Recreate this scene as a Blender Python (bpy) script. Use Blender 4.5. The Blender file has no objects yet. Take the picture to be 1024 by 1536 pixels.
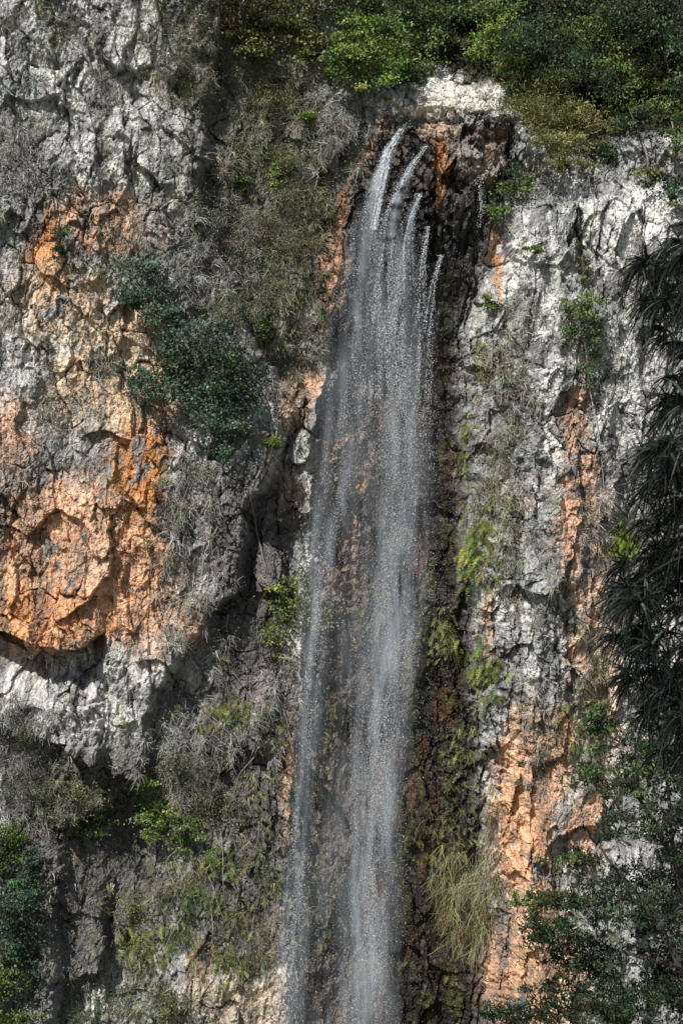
import bpy, math, numpy as np
from mathutils import Vector
rng=np.random.default_rng(11)
S=0.03
GT=[np.random.default_rng(100+i).random((256,256)).astype(np.float32) for i in range(24)]
def sm(a,b,x):
    t=np.clip((x-a)/(b-a),0,1); return t*t*(3-2*t)
def vn(x,y,k):
    g=GT[k%24]; xi=np.floor(x).astype(np.int64); yi=np.floor(y).astype(np.int64)
    fx=x-xi; fy=y-yi; fx=fx*fx*fx*(fx*(fx*6-15)+10); fy=fy*fy*fy*(fy*(fy*6-15)+10)
    a=g[xi&255,yi&255]; b=g[(xi+1)&255,yi&255]; c=g[xi&255,(yi+1)&255]; d=g[(xi+1)&255,(yi+1)&255]
    return (a*(1-fx)+b*fx)*(1-fy)+(c*(1-fx)+d*fx)*fy
def fbm(x,y,o,k,gain=0.5):
    r=0;a=1;n=0
    for i in range(o):
        r=r+a*(vn(x,y,k+i)*2-1); n+=a; a*=gain
        x,y=(x*1.6+y*1.2)+17.3,(-x*1.2+y*1.6)+5.1
    return r/n
def vor(x,y,k,tilt=1.6):
    xi=np.floor(x).astype(np.int64); yi=np.floor(y).astype(np.int64)
    f1=np.full(x.shape,9.,np.float32); f2=f1.copy(); h=np.zeros(x.shape,np.float32); idr=h.copy()
    g1,g2,g3,g4,g5=[GT[(k+j)%24] for j in range(5)]
    for i in(-1,0,1):
        for j in(-1,0,1):
            cx=(xi+i)&255; cy=(yi+j)&255
            dx=x-(xi+i+g1[cx,cy]); dy=y-(yi+j+g2[cx,cy])
            d=dx*dx+dy*dy
            m=d<f1
            f2=np.where(m,f1,np.minimum(f2,d)); f1=np.where(m,d,f1)
            hh=(g3[cx,cy]-.5)+dx*(g4[cx,cy]-.5)*tilt+dy*(g5[cx,cy]-.5)*tilt
            h=np.where(m,hh,h); idr=np.where(m,g4[cx,cy],idr)
    return h,np.sqrt(f2)-np.sqrt(f1),idr
# ------------------------------------------------------------ cliff
ST=0.042
xs=np.arange(-20,20.01,ST); zs=np.arange(-27,30.5,ST)
X,Z=np.meshgrid(xs,zs); X=X.astype(np.float32); Z=Z.astype(np.float32)
U=X/S+512; V=768-Z/S
w1=fbm(X*.5,Z*.5,4,0); w2=fbm(X*.5+40,Z*.5,4,3); w3=fbm(X*2.2,Z*2.2,3,6); w4=fbm(X*2.2+9,Z*2.2,3,9)
j1=fbm(X*3.1,Z*3.1,4,19,.7); j2=fbm(X*3.1+7,Z*3.1,4,21,.7)
Uw=U+26*w1+16*w3; Vw=V+30*w2+16*w4
Ul=U+10*w1+7*w3; Vl=V+10*w2+7*w4
def blob(cu,cv,ru,rv,soft=.35):
    r=np.sqrt(((Uw-cu)/ru)**2+((Vw-cv)/rv)**2); return 1-sm(1-soft,1+soft,r)
GLv=[0,160,230,300,450,600,900,1200,1536]; GLu=[600,585,545,515,500,475,455,440,430]
GRv=[160,250,350,500,800,1000,1200,1536]; GRu=[790,785,750,702,715,732,742,745]
gl=np.interp(Vl,GLv,GLu); gr=np.interp(Vl,GRv,GRu)
t=np.clip((Ul-gl)/(gr-gl),0,1)
gully=np.sin(np.pi*t)**.7*sm(330,640,Vl)
D=-2.5*gully
D+=np.sin(np.pi*t)**.5*(.9*sm(150,340,Vl)-.9*sm(340,520,Vl)-.35*sm(150,190,Vl))
le=np.interp(Vl,[0,300,500,620,700,770,890,960,1050,1170,1250,1536],[340,300,380,440,412,372,352,285,225,212,95,85])
D+=1.4*(1-sm(-6,9,Ul-le))
D-=0.6*np.exp(-((Ul-le-16)/9)**2)*sm(560,650,Vl)*(1-sm(900,980,Vl))
ov=np.interp(U,[-200,0,30,60,100,130,158,175],[932,943,952,964,970,968,948,926])+4*w3
m=(1-sm(150,166,U))
s=V-ov
D+=m*(0.5*sm(-120,-5,s)-2.4*sm(-2,3,s)*(1-sm(22,90,s)) )
ov2=np.interp(Ul,[-100,50,100,150,210],[1075,1090,1112,1150,1175])
s2=Vl-ov2
D-=1.2*sm(-3,4,s2)*(1-sm(205,230,Ul))*(1-.6*sm(60,260,s2))
D+=-.8*np.exp(-((Ul-120)/60)**2)*sm(1455,1460,Vl)*(1-sm(1470,1520,Vl))
D+=1.1*sm(-5,50,Ul-gr)*sm(230,330,Vl)
rr=np.interp(Vl,[250,350,550,800,1000,1536],[770,785,812,835,800,800])
a=Ul-rr
D+=np.where(a<0,.9*np.exp(-(a/22)**2),.9*np.exp(-(a/80)**2))*sm(270,360,Vl)*(1-.4*sm(900,1200,Vl))
D+=.6*fbm(X*.6,Z*.1,3,5)*sm(760,820,U)
D+=.8*sm(1440,1475,Vl)*np.exp(-((Ul-420)/110)**2)
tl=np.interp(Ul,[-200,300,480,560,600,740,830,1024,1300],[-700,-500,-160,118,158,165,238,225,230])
over=np.maximum(0,tl-Vl)*S
D-=over*1.5-.9*np.maximum(over-2,0)
def dome(cu,cv,ru,rv,h):
    r=((Ul-cu)/ru)**2+((Vl-cv)/rv)**2; return h*np.sqrt(np.clip(1-r,0,1))
D+=dome(708,245,48,34,.6)+dome(652,255,22,60,.35)+dome(620,240,18,45,.3)+dome(585,330,16,40,.3)+dome(690,315,45,30,.4)+dome(625,330,22,45,.4)+dome(690,120,60,28,.3)+dome(650,150,60,18,.2)+dome(735,190,35,20,.4)+dome(655,200,20,14,.3)
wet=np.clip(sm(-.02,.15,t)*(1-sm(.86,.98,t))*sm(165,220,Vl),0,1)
lip=blob(660,250,110,120,.4)
st=1+wet*0.8
lowf=sm(-.25,.35,fbm(X*.35+5,Z*.3,3,17))
h1,e1,i1=vor(X*.42+w1*.3,Z*.28+w2*.2,0)
h2,e2,i2=vor(X*1.05+w1*.5+j1*.08,Z*.62/st+w2*.3+j2*.06,4)
h3,e3,i3=vor(X*2.6+w1*.8+j1*.25,Z*1.5+w2*.8+j2*.2,9,2.4)
h4,e4,i4=vor(X*6.0+j1*.4,Z*3.6+j2*.4,14,2.6)
h6,e6,i6=vor(X*12.0+j1*.7,Z*7+j2*.7,7,2.6)
h5,e5,i5=vor(X*1.9+w1*.6+j1*.15,Z*.42+w2*.3,2)
fine=fbm(X*5,Z*4,4,12,.65)
rt=sm(700,800,U)
D+=(.72*h1+.40*h2)*(1-.5*lip)+(.10+.12*lowf)*h3+(.045+.05*lowf)*h4+.028*h6+(.02+.03*lowf)*fine+.32*rt*h5+.12*(1-rt)*h5+.2*lip*h3
D+=.55*fbm(X*.2,Z*.15,3,16)
ck=np.exp(-(e2/.03)**2)*sm(.0,.35,w2+w1)
fis=np.exp(-(np.abs(fbm(X*.55+j1*.06,Z*.16+w1*.2,3,22))/.010)**2)*sm(-.05,.2,fbm(X*.4,Z*.2,2,11))
D-=.22*ck+.05*np.exp(-(e3/.05)**2)*lowf+.22*fis
D+=.06*wet*fbm(X*5,Z*.7,3,18)
D=D.astype(np.float32)
# ---- colour
def col(r,g,b): return np.array([r,g,b],np.float32)
C=np.empty(D.shape+(3,),np.float32); C[:]=col(.34,.33,.32)
def mix(c,mk): 
    global C
    mk=np.clip(mk,0,1)[...,None]; C=C*(1-mk)+np.asarray(c,np.float32)*mk
pal=fbm(X*.7,Z*.45,7,7,.68); pal2=fbm(X*1.5+3,Z*1.0,6,13,.75)
mix(col(.64,.62,.585),sm(-.06,.2,pal)*.85)
mix(col(.15,.14,.135),sm(.05,.27,-pal2)*.85)
mix(col(.35,.375,.35),sm(.0,.2,fbm(X*.8+9,Z*.8,6,20,.7))*.6)
for b in [(200,120,130,150),(230,300,100,60),(60,560,90,110),(790,410,45,90),(820,620,40,110),(900,330,110,60),(80,1010,160,50),(150,1090,60,90),(390,1500,110,50),(150,500,100,60),(880,1000,60,120),(340,740,25,60),(320,870,25,60),(830,520,30,60),(930,560,60,100)]:
    mix(col(.74,.72,.68),blob(*b)*sm(-.25,.15,pal2+.4*j1)*.75)
pe=col(.70,.42,.26); og=col(.66,.29,.08); cr=col(.70,.53,.37)
for b,c,k in [((75,400,24,50),og,1),((160,350,90,40),pe,.7),((100,460,80,60),cr,.7),((215,690,50,105),og,.95),((110,770,70,60),pe,.85),((30,860,90,110),pe,.95),((110,910,120,60),pe,.8),((205,860,62,110),pe,.95),((60,930,100,30),og,.5),((200,560,80,80),cr,.9),((120,600,50,60),cr,.7),((15,650,35,60),pe,.8),((290,930,30,30),pe,.6),((445,600,22,45),pe,.8),((430,740,18,60),pe,.6),((440,1160,15,100),pe,.8),
 ((745,400,7,50),og,.7),((860,680,22,120),pe,.8),((845,790,28,60),pe,.8),((775,1210,38,150),pe,1),((795,1300,40,110),pe,1),((790,1460,75,90),pe,1),((665,1430,50,80),pe,.9),((380,1490,90,50),cr,.7),((300,1450,15,40),pe,.7),((890,940,35,200),pe,.6),((830,1130,24,80),pe,.8),((880,1230,22,60),pe,.8),((230,480,30,30),pe,.5),((490,460,12,60),pe,.7),((505,400,12,70),pe,.8),((730,940,12,60),pe,.6),((770,760,20,40),cr,.4)]:
    mix(c*(.85+.3*i3[...,None]),blob(*b,.5)*k*sm(-.4,.02,pal+pal2*.8+.18+.2*j2))
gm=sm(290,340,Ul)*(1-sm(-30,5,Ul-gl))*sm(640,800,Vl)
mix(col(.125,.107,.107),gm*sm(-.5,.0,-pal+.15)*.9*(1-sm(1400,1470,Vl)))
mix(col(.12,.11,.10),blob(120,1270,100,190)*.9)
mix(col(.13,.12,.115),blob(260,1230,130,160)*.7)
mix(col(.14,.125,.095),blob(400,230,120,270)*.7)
stx=fbm(X*1.8,Z*.22,4,15); mix(col(.13,.125,.125),sm(.12,.4,stx)*.45)
mix(col(.15,.145,.14),sm(.25,.5,fbm(X*6,Z*3,3,5,.7)+.3*j1)*.6)
mix(col(.03,.024,.02),wet*.97)  # wet rock colour, with the gully's shade darkened into it as well
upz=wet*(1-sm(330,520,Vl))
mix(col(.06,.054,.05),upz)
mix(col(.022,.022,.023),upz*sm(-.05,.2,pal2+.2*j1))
mix(col(.115,.058,.036),wet*sm(.1,.4,fbm(X*1.6,Z*.45,4,19))*sm(380,560,Vl)*.7)
mix(col(.09,.09,.035),wet*sm(.15,.45,fbm(X*2.2,Z*.8,4,21))*sm(420,620,Vl)*.7)
lw=wet*(1-sm(.2,.5,t))
mix(col(.22,.18,.15),lw*sm(450,600,Vl)*.6)
mix(col(.34,.22,.16),wet*blob(500,760,45,130,.5)*.7)
mix(col(.44,.30,.08),wet*blob(520,735,22,14)*.8)
mix(col(.50,.26,.13),wet*blob(652,255,12,70)*.9); mix(col(.30,.25,.22),wet*blob(708,243,46,30)*.9); mix(col(.62,.48,.36),blob(655,200,24,16)*.85); mix(col(.18,.145,.125),wet*blob(735,200,40,25)*.8)
mix(col(.24,.17,.12),wet*sm(.06,.25,-pal2)*(1-sm(230,330,Vl))*.5)
rim=np.exp(-((Ul-gl-2)/9)**2)*sm(165,200,Vl)*(1-sm(420,500,Vl)); mix(col(.46,.24,.13),rim*.8*sm(-.3,.1,pal2))
mix(col(.78,.74,.66),blob(680,130,90,36)*.9); mix(col(.70,.62,.52),blob(640,155,60,16)*.7)
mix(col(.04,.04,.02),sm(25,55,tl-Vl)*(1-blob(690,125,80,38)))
C*=(.84+.32*i2[...,None])*(.86+.28*i4[...,None])*(.9+.2*i6[...,None])
C*=(1-.4*ck-.35*fis-.2*np.exp(-(e3/.05)**2)*lowf)[...,None]
C*=(1+.4*fbm(X*9,Z*8,3,1,.7)[...,None])
C=np.clip(C,.006,.8)
def mkmesh(name,verts,quads,cols=None,mat=None,smooth=False,extra=None):
    me=bpy.data.meshes.new(name); n=len(verts); q=len(quads); k=quads.shape[1]
    me.vertices.add(n); me.vertices.foreach_set('co',np.ascontiguousarray(verts,np.float32).ravel())
    me.loops.add(q*k); me.loops.foreach_set('vertex_index',np.ascontiguousarray(quads,np.int32).ravel())
    me.polygons.add(q); me.polygons.foreach_set('loop_start',np.arange(0,q*k,k,dtype=np.int32))
    me.polygons.foreach_set('use_smooth',np.full(q,smooth,bool))
    me.update(calc_edges=True)
    if cols is not None:
        if cols.shape[1]==3: cols=np.concatenate([cols,np.ones((len(cols),1))],1)
        a=me.color_attributes.new('Col','FLOAT_COLOR','POINT'); a.data.foreach_set('color',np.ascontiguousarray(cols,np.float32).ravel())
    ob=bpy.data.objects.new(name,me); bpy.context.scene.collection.objects.link(ob)
    if mat: me.materials.append(mat)
    return ob
def nmat(name):
    m=bpy.data.materials.new(name); m.use_nodes=True; nt=m.node_tree; nt.nodes.clear()
    o=nt.nodes.new('ShaderNodeOutputMaterial'); return m,nt,o
def N(nt,t,**k):
    n=nt.nodes.new(t)
    for a,b in k.items():
        if hasattr(n,a): setattr(n,a,b)
        else: n.inputs[a].default_value=b
    return n
mr,nt,o=nmat('rock')
p=N(nt,'ShaderNodeBsdfPrincipled'); at=N(nt,'ShaderNodeAttribute',attribute_name='Col'); tc=N(nt,'ShaderNodeTexCoord')
n1=N(nt,'ShaderNodeTexNoise',Scale=8.,Detail=4.,Roughness=.75)
nt.links.new(tc.outputs['Object'],n1.inputs['Vector'])
mr1=N(nt,'ShaderNodeMapRange'); mr1.inputs[1].default_value=.3; mr1.inputs[2].default_value=.7; mr1.inputs[3].default_value=.5; mr1.inputs[4].default_value=1.45
nt.links.new(n1.outputs['Fac'],mr1.inputs[0])
vm=N(nt,'ShaderNodeVectorMath',operation='SCALE'); nt.links.new(at.outputs['Color'],vm.inputs[0]); nt.links.new(mr1.outputs[0],vm.inputs['Scale'])
nt.links.new(vm.outputs[0],p.inputs['Base Color'])
r=N(nt,'ShaderNodeMapRange'); r.inputs[3].default_value=.92; r.inputs[4].default_value=.3; nt.links.new(at.outputs['Alpha'],r.inputs[0]); nt.links.new(r.outputs[0],p.inputs['Roughness'])
p.inputs['Specular IOR Level'].default_value=.3
b2=N(nt,'ShaderNodeBump',Strength=.7,Distance=.045); nt.links.new(n1.outputs['Fac'],b2.inputs['Height'])
nt.links.new(b2.outputs[0],p.inputs['Normal']); nt.links.new(p.outputs[0],o.inputs[0])
ny,nx=D.shape
vv=np.stack([X,-D,Z],-1).reshape(-1,3)
idx=np.arange(nx*ny).reshape(ny,nx)
q=np.stack([idx[:-1,:-1],idx[:-1,1:],idx[1:,1:],idx[1:,:-1]],-1).reshape(-1,4)
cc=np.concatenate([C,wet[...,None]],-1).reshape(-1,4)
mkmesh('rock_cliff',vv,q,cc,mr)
def surf(u,v):
    x=(np.asarray(u,float)-512)*S; z=(768-np.asarray(v,float))*S
    i=np.clip(((z+27)/ST).astype(int),0,ny-1); j=np.clip(((x+20)/ST).astype(int),0,nx-1)
    return D[i,j]
# ------------------------------------------------------------ plants
def foliage_mat(name,trans=.3,rough=.55):
    m,nt,o=nmat(name); at=N(nt,'ShaderNodeAttribute',attribute_name='Col')
    p=N(nt,'ShaderNodeBsdfPrincipled',Roughness=rough); p.inputs['Specular IOR Level'].default_value=.3
    tr=N(nt,'ShaderNodeBsdfTranslucent'); mx=N(nt,'ShaderNodeMixShader'); mx.inputs[0].default_value=trans
    nt.links.new(at.outputs['Color'],p.inputs['Base Color']); nt.links.new(at.outputs['Color'],tr.inputs['Color'])
    nt.links.new(p.outputs[0],mx.inputs[1]); nt.links.new(tr.outputs[0],mx.inputs[2]); nt.links.new(mx.outputs[0],o.inputs[0])
    return m
ML=foliage_mat('leaf',.28,.45); MT=foliage_mat('twig',.05,.85)
def unit(a): return a/np.maximum(np.linalg.norm(a,axis=-1,keepdims=True),1e-6)
class Acc:
    def __init__(s): s.v=[];s.q=[];s.c=[];s.n=0
    def add(s,v,q,c):
        s.v.append(v.reshape(-1,3)); s.q.append(q+s.n); s.c.append(c.reshape(-1,3)); s.n+=len(s.v[-1])
    def build(s,name,mat):
        return mkmesh(name,np.concatenate(s.v),np.concatenate(s.q),np.concatenate(s.c),mat)
def leaves(A,P,L,W,c,up=.5,droop=None):
    n=len(P); d=unit(rng.normal(size=(n,3))+(droop if droop is not None else np.array([0,-.25,-.1])))
    nr=unit(rng.normal(size=(n,3))+np.array([-.3,-.7,up*1.6])); sd=unit(np.cross(d,nr))
    L=(L*rng.uniform(.6,1.3,n))[:,None]; W=(W*rng.uniform(.7,1.2,n))[:,None]
    up_=np.cross(sd,d)*L*.12
    v=np.stack([P,P+d*L*.5+sd*W*.5+up_,P+d*L,P+d*L*.5-sd*W*.5+up_],1)
    A.add(v,np.arange(n*4).reshape(n,4),np.repeat(c[:,None,:],4,1))
def strands(A,P,dr,L,W,c,droop=.5,K=3,wig=.12):
    n=len(P); L=np.broadcast_to(L,n)[:,None]; W=np.broadcast_to(W,n)[:,None]
    sd=unit(np.cross(dr,rng.normal(size=(n,3))+np.array([0,1.2,0])))
    pts=[];cur=P.copy();d=unit(dr)
    for k in range(K+1):
        w=W*(1-.8*k/K); pts.append(cur-sd*w*.5); pts.append(cur+sd*w*.5)
        d=unit(d+np.array([0,0,-droop/K])+rng.normal(size=(n,3))*wig); cur=cur+d*L/K
    v=np.stack(pts,1); b=np.arange(n)[:,None]*(2*(K+1))
    q=np.concatenate([b+np.array([2*k,2*k+1,2*k+3,2*k+2]) for k in range(K)])
    A.add(v,q,np.repeat(c[:,None,:],2*(K+1),1))
def tube(A,pts,rad,c,sides=6):
    pts=np.array(pts,float); n=len(pts)
    m=(n-1)*4+1; tt=np.linspace(0,n-1,m); ii=np.minimum(tt.astype(int),n-2); f=(tt-ii)[:,None]
    P=np.concatenate([[2*pts[0]-pts[1]],pts,[2*pts[-1]-pts[-2]]]); p0,p1,p2,p3=P[ii],P[ii+1],P[ii+2],P[ii+3]
    q=.5*((2*p1)+(-p0+p2)*f+(2*p0-5*p1+4*p2-p3)*f*f+(-p0+3*p1-3*p2+p3)*f**3)
    q+=rng.normal(size=q.shape)*np.mean(rad)*.25
    R=np.interp(tt,np.arange(n),rad)
    T=unit(np.gradient(q,axis=0)); a=unit(np.cross(T,np.array([.3,1,.2]))); b=np.cross(T,a)
    an=np.arange(sides)/sides*2*np.pi
    v=q[:,None,:]+R[:,None,None]*(np.cos(an)[None,:,None]*a[:,None,:]+np.sin(an)[None,:,None]*b[:,None,:])
    qs=[]
    for i in range(m-1):
        for j in range(sides): k=(j+1)%sides; qs.append([i*sides+j,i*sides+k,(i+1)*sides+k,(i+1)*sides+j])
    A.add(v,np.array(qs),np.tile(np.array(c,float),(m*sides,1)))
def cj(base,n,v=.25,h=.12):
    b=np.array(base)[None,:]*np.exp(rng.normal(size=(n,1))*v)
    return np.clip(b*(1+rng.normal(size=(n,3))*h),.004,.6)
def W3(u,v,d): return np.stack([(np.asarray(u,float)-512)*S,-np.asarray(d,float)*np.ones_like(np.asarray(u,float)),(768-np.asarray(v,float))*S],-1)
def crown(A,AT,c,r,base,ncl,per,L=.13,Wd=.07,root=None,flat=.33,twigc=(.12,.10,.08),tw=.03,csm=.36):
    c=np.array(c,float); r=np.array(r,float)
    d=unit(rng.normal(size=(ncl,3))); rad=rng.uniform(.15,1,ncl)**.5*(1+.25*rng.normal(size=ncl))
    cen=c+d*r*rad[:,None]
    if root is None: root=c+np.array([0,r[1]*.8,-r[2]*.7])
    root=np.array(root,float)
    strands(AT,np.repeat(root[None],ncl,0),cen-root,np.linalg.norm(cen-root,axis=1),tw,cj(twigc,ncl),droop=0,K=3,wig=.08)
    cs=min(float(np.mean(r))*flat,csm)
    ccl=cj(base,ncl,.42,.10)
    kk=np.repeat(np.arange(ncl),per); n=len(kk)
    off=rng.normal(size=(n,3))*np.array([1,.9,.42])*cs*rng.uniform(.4,1.3,ncl)[kk][:,None]
    P=cen[kk]+off
    cl=ccl[kk]*np.exp(rng.normal(size=(n,1))*.28)
    leaves(A,P,L,Wd,np.clip(cl,.004,.5))
    m=n//14; s_=rng.integers(0,n,m)
    strands(AT,cen[kk[s_]],P[s_]-cen[kk[s_]],.5*cs+.2,.018,cj(twigc,m),droop=.1,K=2)
def plant(name,blobs,twigc=(.14,.12,.09),L=.13,Wd=.07,dens=1.,trunk=None,off=.35,br=1.7,jd=0.,csm=.36,nc=5.5):
    A=Acc();B=Acc()
    for (u,v,ru,rv,base) in blobs:
        sd=float(surf(u,v)); ry=min(ru,rv)*S*.8
        c=W3(u,v,sd+ry*.4+off+rng.uniform(-.3,1)*jd)
        area=ru*rv*S*S*3.14
        ncl=int(max(9,area*nc)); per=int(60*dens)
        crown(A,B,c,(ru*S*.95,ry,rv*S*.95),np.array(base)*br,ncl,per,L*1.4,Wd*1.5,twigc=twigc,csm=csm)
    if trunk:
        for pts,r in trunk:
            tube(B,[W3(u,v,float(surf(u,v))+o_) for u,v,o_ in pts],r,(.24,.21,.18))
    e=bpy.data.objects.new(name,None); bpy.context.scene.collection.objects.link(e)
    a=A.build('foliage',ML); b=B.build('branches',MT); a.parent=e; b.parent=e
    return e
GR=(.06,.090,.026); BG=(.088,.135,.03); DK=(.024,.042,.018); OL=(.10,.106,.04); YO=(.125,.126,.045); BR=(.13,.10,.05); BL=(.040,.068,.040)
T=plant
T('cliff_tree',[(225,425,38,38,BL),(250,475,35,30,BL),(300,520,60,45,BL),(345,560,35,45,DK),(250,585,50,32,BL),(310,605,55,38,BL),(345,640,45,45,BL),(210,455,22,22,BL),(270,550,40,30,DK),(370,590,40,35,BL),(205,565,26,14,BL)],L=.12,off=.9,dens=.75,br=2.1,jd=.5,
  trunk=[([(405,655,.2),(370,640,.5),(330,590,.8),(290,530,1.2),(240,460,1.2)],[.13,.11,.09,.06,.03]),([(330,590,.8),(290,600,1.2),(245,590,1.2)],[.07,.05,.02]),([(340,600,.8),(345,560,1.1),(350,530,1.1)],[.06,.04,.02])])
T('shrub',[(552,82,58,62,BG),(515,105,25,30,GR),(605,85,45,45,GR),(545,40,50,40,GR)],L=.11,dens=1.2,br=2.0,jd=.6)
T('shrub',[(360,25,70,45,BR),(440,25,50,40,OL),(470,75,40,30,OL),(520,5,60,35,GR),(590,5,60,50,DK),(330,-30,90,40,GR),(390,70,50,35,OL)],L=.12,br=1.7,jd=.8)
T('tree',[(640,0,50,45,GR),(640,45,35,22,GR),(700,-20,50,25,DK),(660,-70,120,40,DK)],L=.13,br=1.6,jd=1.4)
T('tree',[(756,40,44,55,BG),(800,-10,70,50,DK),(735,-10,35,40,GR),(775,80,30,30,GR)],L=.13,br=1.9,jd=1.)
T('tree',[(815,110,75,50,YO),(860,185,75,45,YO),(790,165,50,30,OL),(850,70,70,45,DK),(830,222,50,22,YO),(800,50,60,40,DK)],L=.18,Wd=.035,off=1.2,dens=1.0,br=1.8,jd=1.4)
T('tree',[(900,20,55,45,GR),(960,60,45,45,OL),(1010,20,60,60,DK),(940,135,45,38,GR),(1010,140,42,42,GR),(970,0,70,40,DK),(890,100,45,35,DK),(1050,90,50,100,DK),(955,190,45,24,DK),(1015,208,40,30,GR),(900,-50,160,50,DK),(930,80,35,26,GR),(985,100,32,26,BG)],L=.15,off=1.2,dens=.75,br=1.8,jd=2.4,csm=.45,nc=3.6,
  trunk=[([(972,262,.1),(968,235,.6),(960,200,1.2),(952,150,1.6)],[.07,.06,.05,.03]),([(1012,255,.1),(1008,225,.5),(1012,170,1.2)],[.07,.06,.03])])
T('shrub',[(915,228,40,22,DK),(1000,290,25,30,DK),(975,265,30,15,OL),(850,245,35,12,OL)],L=.1)
T('shrub',[(415,155,40,35,OL),(430,230,32,50,OL),(425,300,35,55,(.08,.085,.045)),(390,350,35,45,(.07,.07,.045)),(450,370,25,45,(.08,.08,.045)),(330,330,35,60,(.07,.075,.05)),(350,470,35,50,(.06,.07,.04))],L=.06,Wd=.03,dens=.8)
T('shrub',[(415,258,15,12,BG),(358,268,14,18,GR),(460,180,22,14,BG)],L=.07)
T('shrub',[(98,358,20,14,DK),(100,380,14,14,DK)],L=.07,Wd=.045,dens=.8,br=2)
T('shrub',[(395,515,14,42,(.05,.07,.02)),(400,490,12,20,GR)],L=.07)
T('shrub',[(430,885,34,28,(.10,.13,.035)),(425,925,38,38,(.085,.11,.035)),(485,930,20,45,OL),(412,975,14,40,OL),(412,663,10,14,BG)],L=.09,dens=.8,br=2)
T('shrub',[(860,470,36,26,(.07,.10,.03)),(865,505,36,25,(.06,.09,.03)),(870,410,14,18,OL),(733,458,14,14,GR),(870,550,16,40,(.05,.065,.035))],L=.09,dens=.8,br=2)
T('shrub',[(775,290,38,22,GR),(750,318,25,14,BG),(800,262,25,14,OL),(768,262,16,16,DK),(795,385,12,8,BG)],L=.07,dens=.8)
T('shrub',[(181,720,18,22,OL),(160,420,14,14,OL),(227,818,8,14,OL),(80,520,5,12,OL),(290,700,35,20,(.09,.10,.05)),(240,725,18,14,OL)],L=.05,Wd=.03,dens=.6)
T('shrub',[(28,1100,42,50,(.095,.10,.065)),(50,1160,38,45,(.085,.088,.06)),(15,1180,25,30,(.05,.07,.03))],L=.09,Wd=.022,dens=1.4)
T('shrub',[(15,1260,40,50,GR),(25,1340,40,50,BL),(45,1400,35,60,BL),(15,1450,50,60,GR),(55,1300,20,40,BL),(40,1520,45,40,GR)],L=.09,dens=1.2,off=.6)
T('shrub',[(220,1170,18,22,BG),(228,1210,28,32,BG),(240,1250,36,24,GR),(150,1238,45,20,GR),(275,1225,24,18,GR),(280,1262,24,18,GR)],L=.08,dens=.9,br=2.1)
T('shrub',[(215,1365,45,30,OL),(210,1415,25,20,YO),(165,1500,55,28,GR),(120,1520,30,25,GR),(240,1480,35,25,OL),(410,1320,22,32,GR),(320,1280,16,16,BG),(345,1430,35,20,OL),(260,1500,40,25,OL),(280,1150,50,30,(.07,.075,.045)),(330,1230,40,40,(.07,.075,.045)),(120,1190,50,30,OL)],L=.07,Wd=.04,dens=.6)
T('shrub',[(280,100,60,40,(.10,.10,.065)),(230,60,40,30,OL),(215,0,50,16,OL),(120,40,25,35,(.11,.1,.08)),(160,120,30,40,(.12,.115,.09))],L=.05,Wd=.025,dens=.6)
def ferns(name,spots):
    A=Acc()
    for (u,v,ru,rv,n,base,ln) in spots:
        n=int(n*1.9)
        uu=u+rng.normal(size=n)*ru*.55; vq=v+rng.normal(size=n)*rv*.55; P=W3(uu,vq,surf(uu,vq)+.08)
        for i in range(n):
            a=rng.uniform(-1.3,1.3); d=np.array([math.sin(a),-rng.uniform(.4,1),rng.uniform(-.1,.7)]); d/=np.linalg.norm(d)
            L=ln*rng.uniform(.5,1.2); K=14; cur=P[i].copy(); pts=[];ds=[]
            for k in range(K):
                pts.append(cur.copy()); ds.append(d.copy()); d=d+np.array([0,0,-.15])+rng.normal(size=3)*.03; d/=np.linalg.norm(d); cur=cur+d*L/K
            pts=np.array(pts);ds=np.array(ds); c=cj(np.array(base)*1.35,1,.4)[0]
            sd=unit(np.cross(ds,np.array([0,-.4,1.])))
            f=np.sin(np.linspace(.35,3.0,K))[:,None]*L*.15+.01
            for s_ in(-1,1):
                tip=pts+sd*s_*f+ds*f*.5+rng.normal(size=(K,3))*.015; w=ds*L/K*.36
                v4=np.stack([pts-w,pts+w,tip+w*.25,tip-w*.25],1)
                A.add(v4,np.arange(K*4).reshape(K,4),np.repeat((c*rng.uniform(.7,1.3,(K,1)))[:,None,:],4,1))
    return A.build(name,ML)
YG=(.15,.18,.04)
ferns('fern_clump',[(712,820,18,50,50,YG,1.),(730,1010,22,45,40,(.13,.16,.04),.9),(700,690,12,60,26,(.12,.13,.04),.5),(705,640,10,20,14,YG,.5)])
ferns('fern_clump',[(930,810,22,18,60,(.16,.20,.03),.7),(885,1100,30,80,30,OL,.7),(855,1110,20,60,14,BG,.6)])
ferns('fern_clump',[(345,1065,50,22,50,(.12,.14,.04),.7),(330,1290,40,30,34,(.12,.15,.04),.6),(340,1360,60,50,46,(.10,.12,.04),.6),(215,1410,50,30,40,(.13,.15,.04),.7),(350,1440,45,20,30,(.13,.15,.05),.6),(410,1100,20,30,14,OL,.5),(190,1080,10,30,8,YG,.4),(300,1130,70,60,30,OL,.5),(410,1240,40,100,40,OL,.5)])
ferns('fern_clump',[(660,955,40,40,34,(.13,.14,.05),.7),(690,1130,30,60,40,(.11,.12,.045),.5),(650,1030,50,160,40,(.07,.08,.035),.45),(655,1280,50,40,36,(.12,.12,.04),.6),(590,1470,60,30,24,OL,.5),(620,1200,60,60,20,OL,.4),(690,1230,40,40,24,OL,.5)])
ferns('fern_clump',[(560,930,30,60,24,OL,.5),(470,1150,50,200,60,(.09,.10,.04),.45),(480,1400,40,80,30,OL,.5)])
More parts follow.
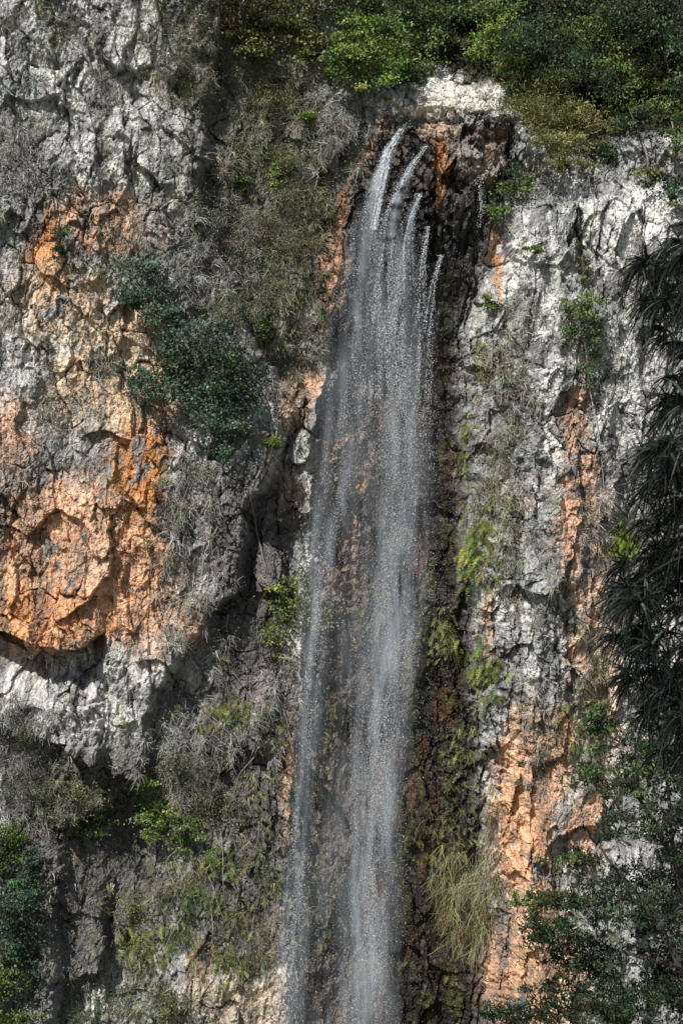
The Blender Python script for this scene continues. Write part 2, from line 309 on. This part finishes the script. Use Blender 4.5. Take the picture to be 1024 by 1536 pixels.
def scrub(name,regs,tuft=12,leaf=.6,wd=1.5):
    A=Acc()
    for (u,v,ru,rv,dn,base,ln,dz) in regs:
        n=int(ru*rv*S*S*3.14*dn*15)
        a=rng.uniform(0,6.283,n); r=np.sqrt(rng.uniform(0,1,n))*(1+.28*rng.normal(size=n))
        uu=u+np.cos(a)*r*ru; vq=v+np.sin(a)*r*rv
        k=fbm(uu*.03,vq*.03,3,8)>-.2; uu=uu[k];vq=vq[k];n=len(uu)
        P=W3(uu,vq,surf(uu,vq)+.02)
        tc_=cj(base,n,.38,.08); ii=np.repeat(np.arange(n),tuft); m=len(ii)
        main=unit(rng.normal(size=(n,3))*.5+np.array([0,-.8,dz]))
        d=unit(main[ii]+rng.normal(size=(m,3))*.55)
        strands(A,P[ii]+rng.normal(size=(m,3))*.05,d,ln*rng.uniform(.4,1.2,m),rng.uniform(.012,.026,m)*wd,np.clip(tc_[ii]*np.exp(rng.normal(size=(m,1))*.35),.01,.55),droop=.7,K=3,wig=.25)
        if leaf>0:
            m=int(n*tuft*leaf); ii=rng.integers(0,n,m)
            leaves(A,P[ii]+main[ii]*ln*.5+rng.normal(size=(m,3))*.2,.09,.045,np.clip(tc_[ii]*np.array([.72,.92,.5])*np.exp(rng.normal(size=(m,1))*.35),.01,.4))
    return A.build(name,MT)
GY=(.36,.33,.29); GO=(.23,.215,.14); ST_=(.36,.32,.2)
scrub('dry_scrub',[(410,260,70,190,1,GO,.6,.1),(500,210,45,60,1.4,GY,.7,-.3),(340,400,70,140,.9,GY,.6,-.1),(430,450,60,110,1,GO,.6,0),(370,120,90,60,.8,GO,.5,.2),(340,50,120,50,.8,GO,.5,.2),(420,560,50,50,.8,GY,.5,0),(480,320,30,80,1.1,GO,.5,-.2)])
scrub('dry_scrub',[(150,110,50,90,.7,GY,.5,0),(30,230,45,90,.9,GY,.5,-.3),(60,60,60,60,.7,GO,.5,.1),(280,130,60,40,.9,GO,.5,.1),(190,370,25,35,.8,GY,.5,-.2),(100,290,40,12,.8,GY,.4,0),(15,490,18,60,.7,GY,.5,-.3),(165,555,30,35,.6,GY,.5,-.2),(70,620,20,50,.5,GY,.4,-.4),(90,570,20,20,.5,GO,.4,0),(250,240,40,50,.4,GY,.5,-.2)])
scrub('dry_scrub',[(290,740,40,60,1.3,GY,.8,-.7),(265,860,30,70,1.2,GY,.8,-.7),(300,960,50,50,1.2,GY,.7,-.2),(320,830,30,70,.8,GY,.6,-.6),(30,1080,50,40,1.3,GY,.7,-.5),(50,1190,40,60,.8,GY,.7,-.7)])
scrub('dry_scrub',[(755,590,45,80,1.3,(.33,.29,.23),.6,-.2),(725,560,22,80,1.1,(.27,.25,.12),.5,-.3),(745,730,30,110,1.2,GO,.6,-.4),(780,870,50,55,1.3,(.33,.3,.23),.6,-.4),(905,790,45,60,1,GY,.6,-.1),(790,470,40,50,.8,GY,.5,.1),(880,1010,25,120,.5,GO,.5,-.4),(800,1080,20,100,.5,GY,.5,-.5),(960,260,40,14,.9,ST_,.5,-.4),(790,1150,20,60,.4,GY,.5,-.3),(940,900,30,60,.5,GY,.5,-.4),(940,450,30,120,.3,GY,.4,-.4)])
scrub('dry_scrub',[(300,1090,90,70,.9,GY,.7,-.2),(130,1190,60,60,1.1,GO,.6,0),(300,1200,110,60,.7,GO,.6,-.2),(300,1330,130,70,.7,GO,.6,-.1),(390,1420,60,60,.6,GO,.6,-.2),(250,1440,90,60,.7,GO,.6,0),(420,1050,40,100,.5,GY,.6,-.5),(240,1520,100,30,.8,GO,.5,0),(130,1480,60,20,.7,GO,.5,0),(100,1330,40,60,.3,GY,.5,-.2),(260,1160,60,50,.8,GY,.6,0)])
scrub('hanging_grass',[(700,1320,42,50,1.2,(.27,.24,.13),1.3,-1.0),(700,1400,36,40,.8,(.22,.2,.10),1.1,-1.2),(740,1250,14,60,.8,(.2,.17,.1),.9,-1.),(680,960,25,30,.8,(.2,.19,.08),.7,-.9),(640,1230,50,60,.3,(.15,.11,.07),.7,-1.),(700,1080,40,80,.3,(.14,.14,.05),.6,-.8)],tuft=16,leaf=.1)
scrub('hanging_grass',[(290,1350,20,14,1.6,(.06,.11,.035),1.2,.1),(270,1390,14,10,1.,(.07,.11,.035),1.0,-.1)],tuft=16,leaf=0,wd=2)
A=Acc(); n=3600
uu=rng.uniform(-60,1090,n); vq=rng.uniform(-20,1560,n)
tt=(uu-np.interp(vq,GLv,GLu))/(np.interp(vq,GRv,GRu)-np.interp(vq,GLv,GLu))
k=(fbm(uu*.012,vq*.012,4,4)>.0)&((tt<0)|(tt>1)); uu=uu[k];vq=vq[k];n=len(uu)
P=W3(uu,vq,surf(uu,vq)); ii=np.repeat(np.arange(n),9); m=len(ii)
bc=np.where(rng.random((n,1))<.3,np.array([OL])*1.3,np.array([(.27,.25,.19)]))*np.exp(rng.normal(size=(n,1))*.35)
strands(A,P[ii]+rng.normal(size=(m,3))*.06,unit(rng.normal(size=(m,3))*.7+np.array([0,-.6,-.1])),rng.uniform(.12,.5,m),.028,bc[ii],droop=.8,K=3,wig=.2)
A.build('cliff_tufts',MT)
A=Acc()
def root(pts,r0,r1,c=(.2,.17,.14)):
    tube(A,[W3(u,v,float(surf(u,v))+o_) for u,v,o_ in pts],np.linspace(r0,r1,len(pts)),c)
root([(405,655,.2),(395,700,.2),(380,740,.25),(385,790,.3),(400,850,.25),(425,880,.2)],.07,.03)
root([(410,640,.2),(408,690,.4),(375,765,.4),(365,820,.3)],.06,.03,(.07,.06,.05))
root([(430,660,.2),(400,640,.3),(370,600,.4)],.05,.02,(.4,.37,.32))
root([(420,985,.2),(445,990,.3),(470,1030,.3),(505,1080,.2)],.035,.015,(.35,.31,.26))
root([(350,1145,.3),(375,1120,.4),(385,1130,.4),(360,1160,.4),(352,1190,.3)],.04,.02,(.25,.21,.17))
root([(330,790,.2),(310,830,.3),(300,880,.3),(250,900,.3)],.03,.01,(.35,.31,.26))
root([(868,520,.3),(878,590,.3),(890,660,.3),(898,735,.2)],.035,.012,(.5,.45,.38))
root([(880,250,.2),(885,320,.2),(880,390,.2)],.02,.01,(.35,.31,.26))
for i in range(26):
    u=rng.uniform(240,440); v=rng.uniform(560,1400); du=rng.normal()*25
    root([(u,v,.15),(u+du*.4+rng.normal()*10,v+30,.25),(u+du+rng.normal()*10,v+70,.2),(u+du*1.2,v+110,.15)],.022,.008,tuple(np.array([.35,.31,.26])*rng.uniform(.4,1.2)))
A.build('tree_roots',MT)
# ------------------------------------------------------------ waterfall
mw,nt,o=nmat('water_spray')
df=N(nt,'ShaderNodeBsdfDiffuse'); df.inputs[0].default_value=(.78,.81,.85,1)
nt.links.new(df.outputs[0],o.inputs[0])
mv,nt,o=nmat('water_veil'); at=N(nt,'ShaderNodeAttribute',attribute_name='Col')
tc=N(nt,'ShaderNodeTexCoord'); mp=N(nt,'ShaderNodeMapping'); mp.inputs['Scale'].default_value=(1.8,1,.22); nt.links.new(tc.outputs['Object'],mp.inputs[0])
nn=N(nt,'ShaderNodeTexNoise',Scale=1.2,Detail=4.,Roughness=.55); nt.links.new(mp.outputs[0],nn.inputs['Vector'])
ra=N(nt,'ShaderNodeMapRange'); ra.inputs[1].default_value=.3; ra.inputs[2].default_value=.8; nt.links.new(nn.outputs['Fac'],ra.inputs[0])
mu=N(nt,'ShaderNodeMath',operation='MULTIPLY'); nt.links.new(ra.outputs[0],mu.inputs[0]); nt.links.new(at.outputs['Fac'],mu.inputs[1])
df=N(nt,'ShaderNodeBsdfDiffuse'); df.inputs[0].default_value=(.64,.71,.80,1)
tp=N(nt,'ShaderNodeBsdfTransparent'); m2=N(nt,'ShaderNodeMixShader'); nt.links.new(mu.outputs[0],m2.inputs[0]); nt.links.new(tp.outputs[0],m2.inputs[1]); nt.links.new(df.outputs[0],m2.inputs[2]); nt.links.new(m2.outputs[0],o.inputs[0])
wf=bpy.data.objects.new('waterfall',None); bpy.context.scene.collection.objects.link(wf)
lipd=float(np.median(surf(np.linspace(560,640,9),np.full(9,330.))))
def maxsurf(u,v):
    return np.maximum.reduce([surf(u+a,v+b) for a in(-8,0,8) for b in(-14,0,14)])
def wdep(u,v):
    a=sm(280,520,v); return (maxsurf(u,v)+.05)*(1-a)+(lipd+.5)*a
A=Acc()
def stream(path,sig,n,size=(.02,.05),el=2.0,wisp=.5,k=0,dj=.25):
    pu=[p[0] for p in path]; pv=[p[1] for p in path]; vmin,vmax=pv[0],pv[-1]
    v=rng.uniform(vmin,vmax,n); c=np.interp(v,pv,pu); sg=np.interp(v,pv,sig)
    g=rng.normal(size=n); u=c+g*sg
    nz=fbm(g*1.2+k*7,v/110.+k,4,k,.6); keep=rng.random(n)<np.clip(.42+wisp*3.2*nz,.02,1); u=u[keep];v=v[keep];m=len(u)
    d=wdep(u,v)+rng.normal(size=m)*dj*sm(300,600,v)
    P=W3(u,v,d); sz=rng.uniform(size[0],size[1],m)*np.where(rng.random(m)<.03,1.8,1)
    sl=(np.interp(v+6,pv,pu)-np.interp(v-6,pv,pu))/12.
    ax=unit(np.stack([sl,rng.normal(size=m)*.1,-np.ones(m)],-1)+rng.normal(size=(m,3))*.08)
    th=rng.uniform(-1,1,m); sd=np.stack([np.cos(th),np.sin(th),np.zeros(m)],-1)
    s_=sz[:,None]
    vv=np.stack([P-ax*s_*el*.5,P+sd*s_*.5,P+ax*s_*el*.5,P-sd*s_*.5],1)
    A.add(vv,np.arange(m*4).reshape(m,4),np.ones((m*4,3)))
LP=[(612,185),(590,215),(572,260),(556,320),(545,400),(530,520),(506,700),(480,850),(464,1000),(453,1200),(440,1400),(434,1545)]
MP=[(628,295),(614,330),(606,370),(600,500),(600,700),(592,900),(575,1050),(560,1200),(552,1400),(546,1545)]
stream(LP,[3,4,6,9,16,22,20,12,9,9,10,13],30000,(.009,.020),wisp=.5,k=1)
stream([(602,195),(580,230),(568,290),(556,350)],[2,3,5,7],8000,(.012,.026),el=3,k=3,wisp=.9)
stream([(636,225),(615,255),(600,290),(585,330),(575,420),(568,600)],[2,3,5,7,11,20],9500,(.010,.022),el=3,k=4,wisp=.9)
stream(MP,[3,4,6,15,20,21,19,19,20,22],44000,(.009,.020),wisp=.5,k=5)
stream([(600,340),(596,450),(590,650),(575,850),(560,1200),(545,1545)],[20,38,44,40,33,34],19000,(.008,.019),wisp=.4,k=6,dj=.5)
stream([(660,385),(648,430),(638,500),(628,620),(615,800),(600,1000)],[2,3,5,11,19,25],7000,(.009,.020),el=2.5,k=7,wisp=.8)
stream([(640,345),(632,400),(628,480),(622,600)],[2,3,5,12],3600,(.010,.020),el=2.5,k=8,wisp=.9)
stream([(718,268),(712,290),(716,315),(711,345)],[3,5,4,6],1400,(.008,.022),el=2.,k=9,wisp=.5)
stream([(560,400),(540,600),(520,800),(505,1000),(500,1545)],[36,44,40,38,38],10000,(.008,.019),wisp=.5,k=10,dj=.6)
stream([(690,480),(680,800),(660,1300)],[18,24,40],2000,(.008,.018),wisp=.5,k=11,dj=.6)
ob=A.build('droplets',mw); ob.parent=wf
def veil(path,wid,dens,doff,nm):
    pv=[p[1] for p in path]; v=np.linspace(pv[0],pv[-1],240); c=np.interp(v,pv,[p[0] for p in path]); w=np.interp(v,pv,wid); g=np.interp(v,pv,dens)
    a=np.linspace(-1,1,25); UU=c[:,None]+w[:,None]*a[None]; VV=np.repeat(v[:,None],25,1)
    dd=wdep(np.repeat(c[:,None],25,1),VV)
    for _ in range(6): dd[1:-1]=(dd[:-2]+dd[1:-1]+dd[2:])/3
    dd=dd+doff*sm(300,450,VV)+.06+.08*np.cos(a*9+v[:,None]/90)*sm(300,450,VV)
    P=W3(UU,VV,dd).reshape(-1,3); al=(np.cos(a*np.pi/2)**1.5)[None]*g[:,None]
    id_=np.arange(240*25).reshape(240,25); q=np.stack([id_[:-1,:-1],id_[:-1,1:],id_[1:,1:],id_[1:,:-1]],-1).reshape(-1,4)
    o_=mkmesh(nm,P,q,np.repeat(al.reshape(-1,1),3,1),mv,True); o_.parent=wf
veil(LP,[7,9,14,22,42,56,52,34,27,26,30,38],[.0,.55,.65,.42,.28,.24,.24,.28,.28,.28,.26,.2],.15,'veil')
veil([(636,222),(615,255),(600,290),(585,340),(575,420),(568,600)],[5,8,12,16,26,34],[.0,.5,.5,.35,.2,.0],.1,'veil_side')
veil(MP,[8,10,18,44,54,52,48,48,52,60],[.0,.3,.28,.27,.3,.44,.56,.56,.48,.38],-.1,'veil_main')
veil([(590,360),(590,500),(575,700),(550,900),(530,1200),(510,1550)],[60,90,105,105,100,100],[.0,.09,.14,.16,.16,.16],.4,'mist')
# ------------------------------------------------------------ foreground trees
def Wf(u,v,y): k=(90+y)/90*S; return np.array([(u-512)*k,y,(768-v)*k])
e=bpy.data.objects.new('drooping_tree',None); bpy.context.scene.collection.objects.link(e)
A=Acc();B=Acc()
for i in range(340):
    v=rng.uniform(350,1130); edge=np.interp(v,[340,380,440,520,620,750,880,1000,1100],[985,928,945,985,965,950,895,908,970])
    edge+=24*math.sin(v*.11)+8
    u=edge+30+rng.uniform(0,1)**1.2*140; y=-60+rng.normal()*1.2
    c=Wf(u,v,y); m=24
    d=unit(rng.normal(size=(m,3))*np.array([.8,.8,.45])+np.array([-.6,0,.2]))
    strands(A,np.repeat(c[None],m,0),d,rng.uniform(.35,.95,m),rng.uniform(.024,.046,m),cj((.013,.018,.012),m,.5)*math.exp(rng.normal()*.35),droop=1.9,K=6,wig=.07)  # shade over this foliage is put into the near-black leaf colour
    if i%5==0: tube(B,[Wf(1150,v-60,-60),Wf((u+1120)/2,v-50,y),c],[.035,.02,.01],(.025,.022,.02),5)
a=A.build('foliage',ML); a.parent=e; b=B.build('branches',MT); b.parent=e
e=bpy.data.objects.new('tree',None); bpy.context.scene.collection.objects.link(e)
A=Acc();B=Acc()
for (u,v,ru,rv,bs,dn) in [(925,1160,75,40,(.06,.085,.03),.4),(990,1120,60,60,(.04,.06,.025),.7),(900,1080,30,25,(.06,.09,.035),.4),(960,1230,60,30,(.045,.065,.03),.5),(820,1395,50,30,(.04,.06,.025),.6),(880,1430,70,40,(.035,.055,.025),.7),(940,1350,80,50,(.04,.06,.028),.6),(1010,1320,50,90,(.04,.06,.025),.7),(900,1500,110,40,(.03,.05,.02),.9),(1010,1460,60,80,(.025,.045,.018),1.),(770,1520,55,18,DK,.8),(860,1290,40,18,(.06,.08,.03),.4),(1030,1200,40,100,(.025,.04,.018),.9),(800,1350,34,14,(.06,.09,.03),.5),(850,1350,40,14,(.05,.07,.03),.4)]:
    k=.02; c=Wf(u,v,-30+rng.normal()*1.0)
    crown(A,B,c,(ru*k,min(ru,rv)*k*1.2,rv*k),np.array(bs)*1.2,int(18+ru*rv/45*dn),26,.18,.065,root=Wf(u+40,v+40,-30),flat=.22,twigc=(.09,.075,.06),tw=.018,csm=.2)
for pts,r in [([(1080,1600),(1020,1450),(960,1350),(900,1270)],[.2,.14,.08,.03]),([(1020,1450),(940,1430),(850,1400)],[.1,.06,.02]),([(1060,1500),(1010,1300),(960,1200),(910,1150)],[.15,.1,.06,.02]),([(1010,1300),(1000,1180),(985,1100)],[.08,.05,.02])]:
    tube(B,[Wf(u,v,-30) for u,v in pts],r,(.08,.065,.055))
a=A.build('foliage',ML); a.parent=e; b=B.build('branches',MT); b.parent=e
gx=np.linspace(-400,400,161); gy=np.linspace(-500,20,121); GX,GY_=np.meshgrid(gx,gy)
GZ=-26+2*fbm(GX*.05,GY_*.05,4,2)+np.abs(GX)*.08
id_=np.arange(GX.size).reshape(GX.shape); q=np.stack([id_[:-1,:-1],id_[:-1,1:],id_[1:,1:],id_[1:,:-1]],-1).reshape(-1,4)
mg,nt,o=nmat('forest_floor'); p=N(nt,'ShaderNodeBsdfPrincipled',Roughness=.95); n=N(nt,'ShaderNodeTexNoise',Scale=.8,Detail=8.); tc=N(nt,'ShaderNodeTexCoord'); nt.links.new(tc.outputs['Object'],n.inputs['Vector'])
cr_=N(nt,'ShaderNodeValToRGB'); cr_.color_ramp.elements[0].color=(.03,.05,.02,1); cr_.color_ramp.elements[1].color=(.14,.13,.08,1); nt.links.new(n.outputs['Fac'],cr_.inputs[0]); nt.links.new(cr_.outputs[0],p.inputs['Base Color']); nt.links.new(p.outputs[0],o.inputs[0])
mkmesh('ground',np.stack([GX,GY_,GZ],-1).reshape(-1,3),q,None,mg,True)
# ------------------------------------------------------------ light, camera
az=math.radians(29); el=math.radians(46)
ts=Vector((-math.sin(az)*math.cos(el),-math.cos(az)*math.cos(el),math.sin(el)))
sl=bpy.data.lights.new('sun','SUN'); sl.energy=5; sl.angle=math.radians(.5); sl.color=(1,.965,.91)
so=bpy.data.objects.new('sun',sl); so.rotation_euler=ts.to_track_quat('Z','Y').to_euler(); bpy.context.scene.collection.objects.link(so)
w=bpy.data.worlds.new('World'); bpy.context.scene.world=w; w.use_nodes=True; nt=w.node_tree
sk=nt.nodes.new('ShaderNodeTexSky'); sk.sky_type='NISHITA'; sk.sun_disc=False; sk.sun_elevation=el; sk.sun_rotation=math.pi+az
bg=nt.nodes['Background']; bg.inputs[1].default_value=.07; nt.links.new(sk.outputs[0],bg.inputs[0])
cam=bpy.data.cameras.new('camera'); cam.sensor_fit='VERTICAL'; cam.sensor_height=36; cam.lens=36*90/(1536*S); cam.clip_end=2000; cam.clip_start=.5
cam.dof.use_dof=True; cam.dof.focus_distance=90; cam.dof.aperture_fstop=3.5
co=bpy.data.objects.new('camera',cam); co.location=(0,-90,0); co.rotation_euler=(math.pi/2,0,0); bpy.context.scene.collection.objects.link(co)
sc=bpy.context.scene; sc.camera=co
sc.view_settings.view_transform='Standard'; sc.view_settings.look='None'; sc.view_settings.exposure=0
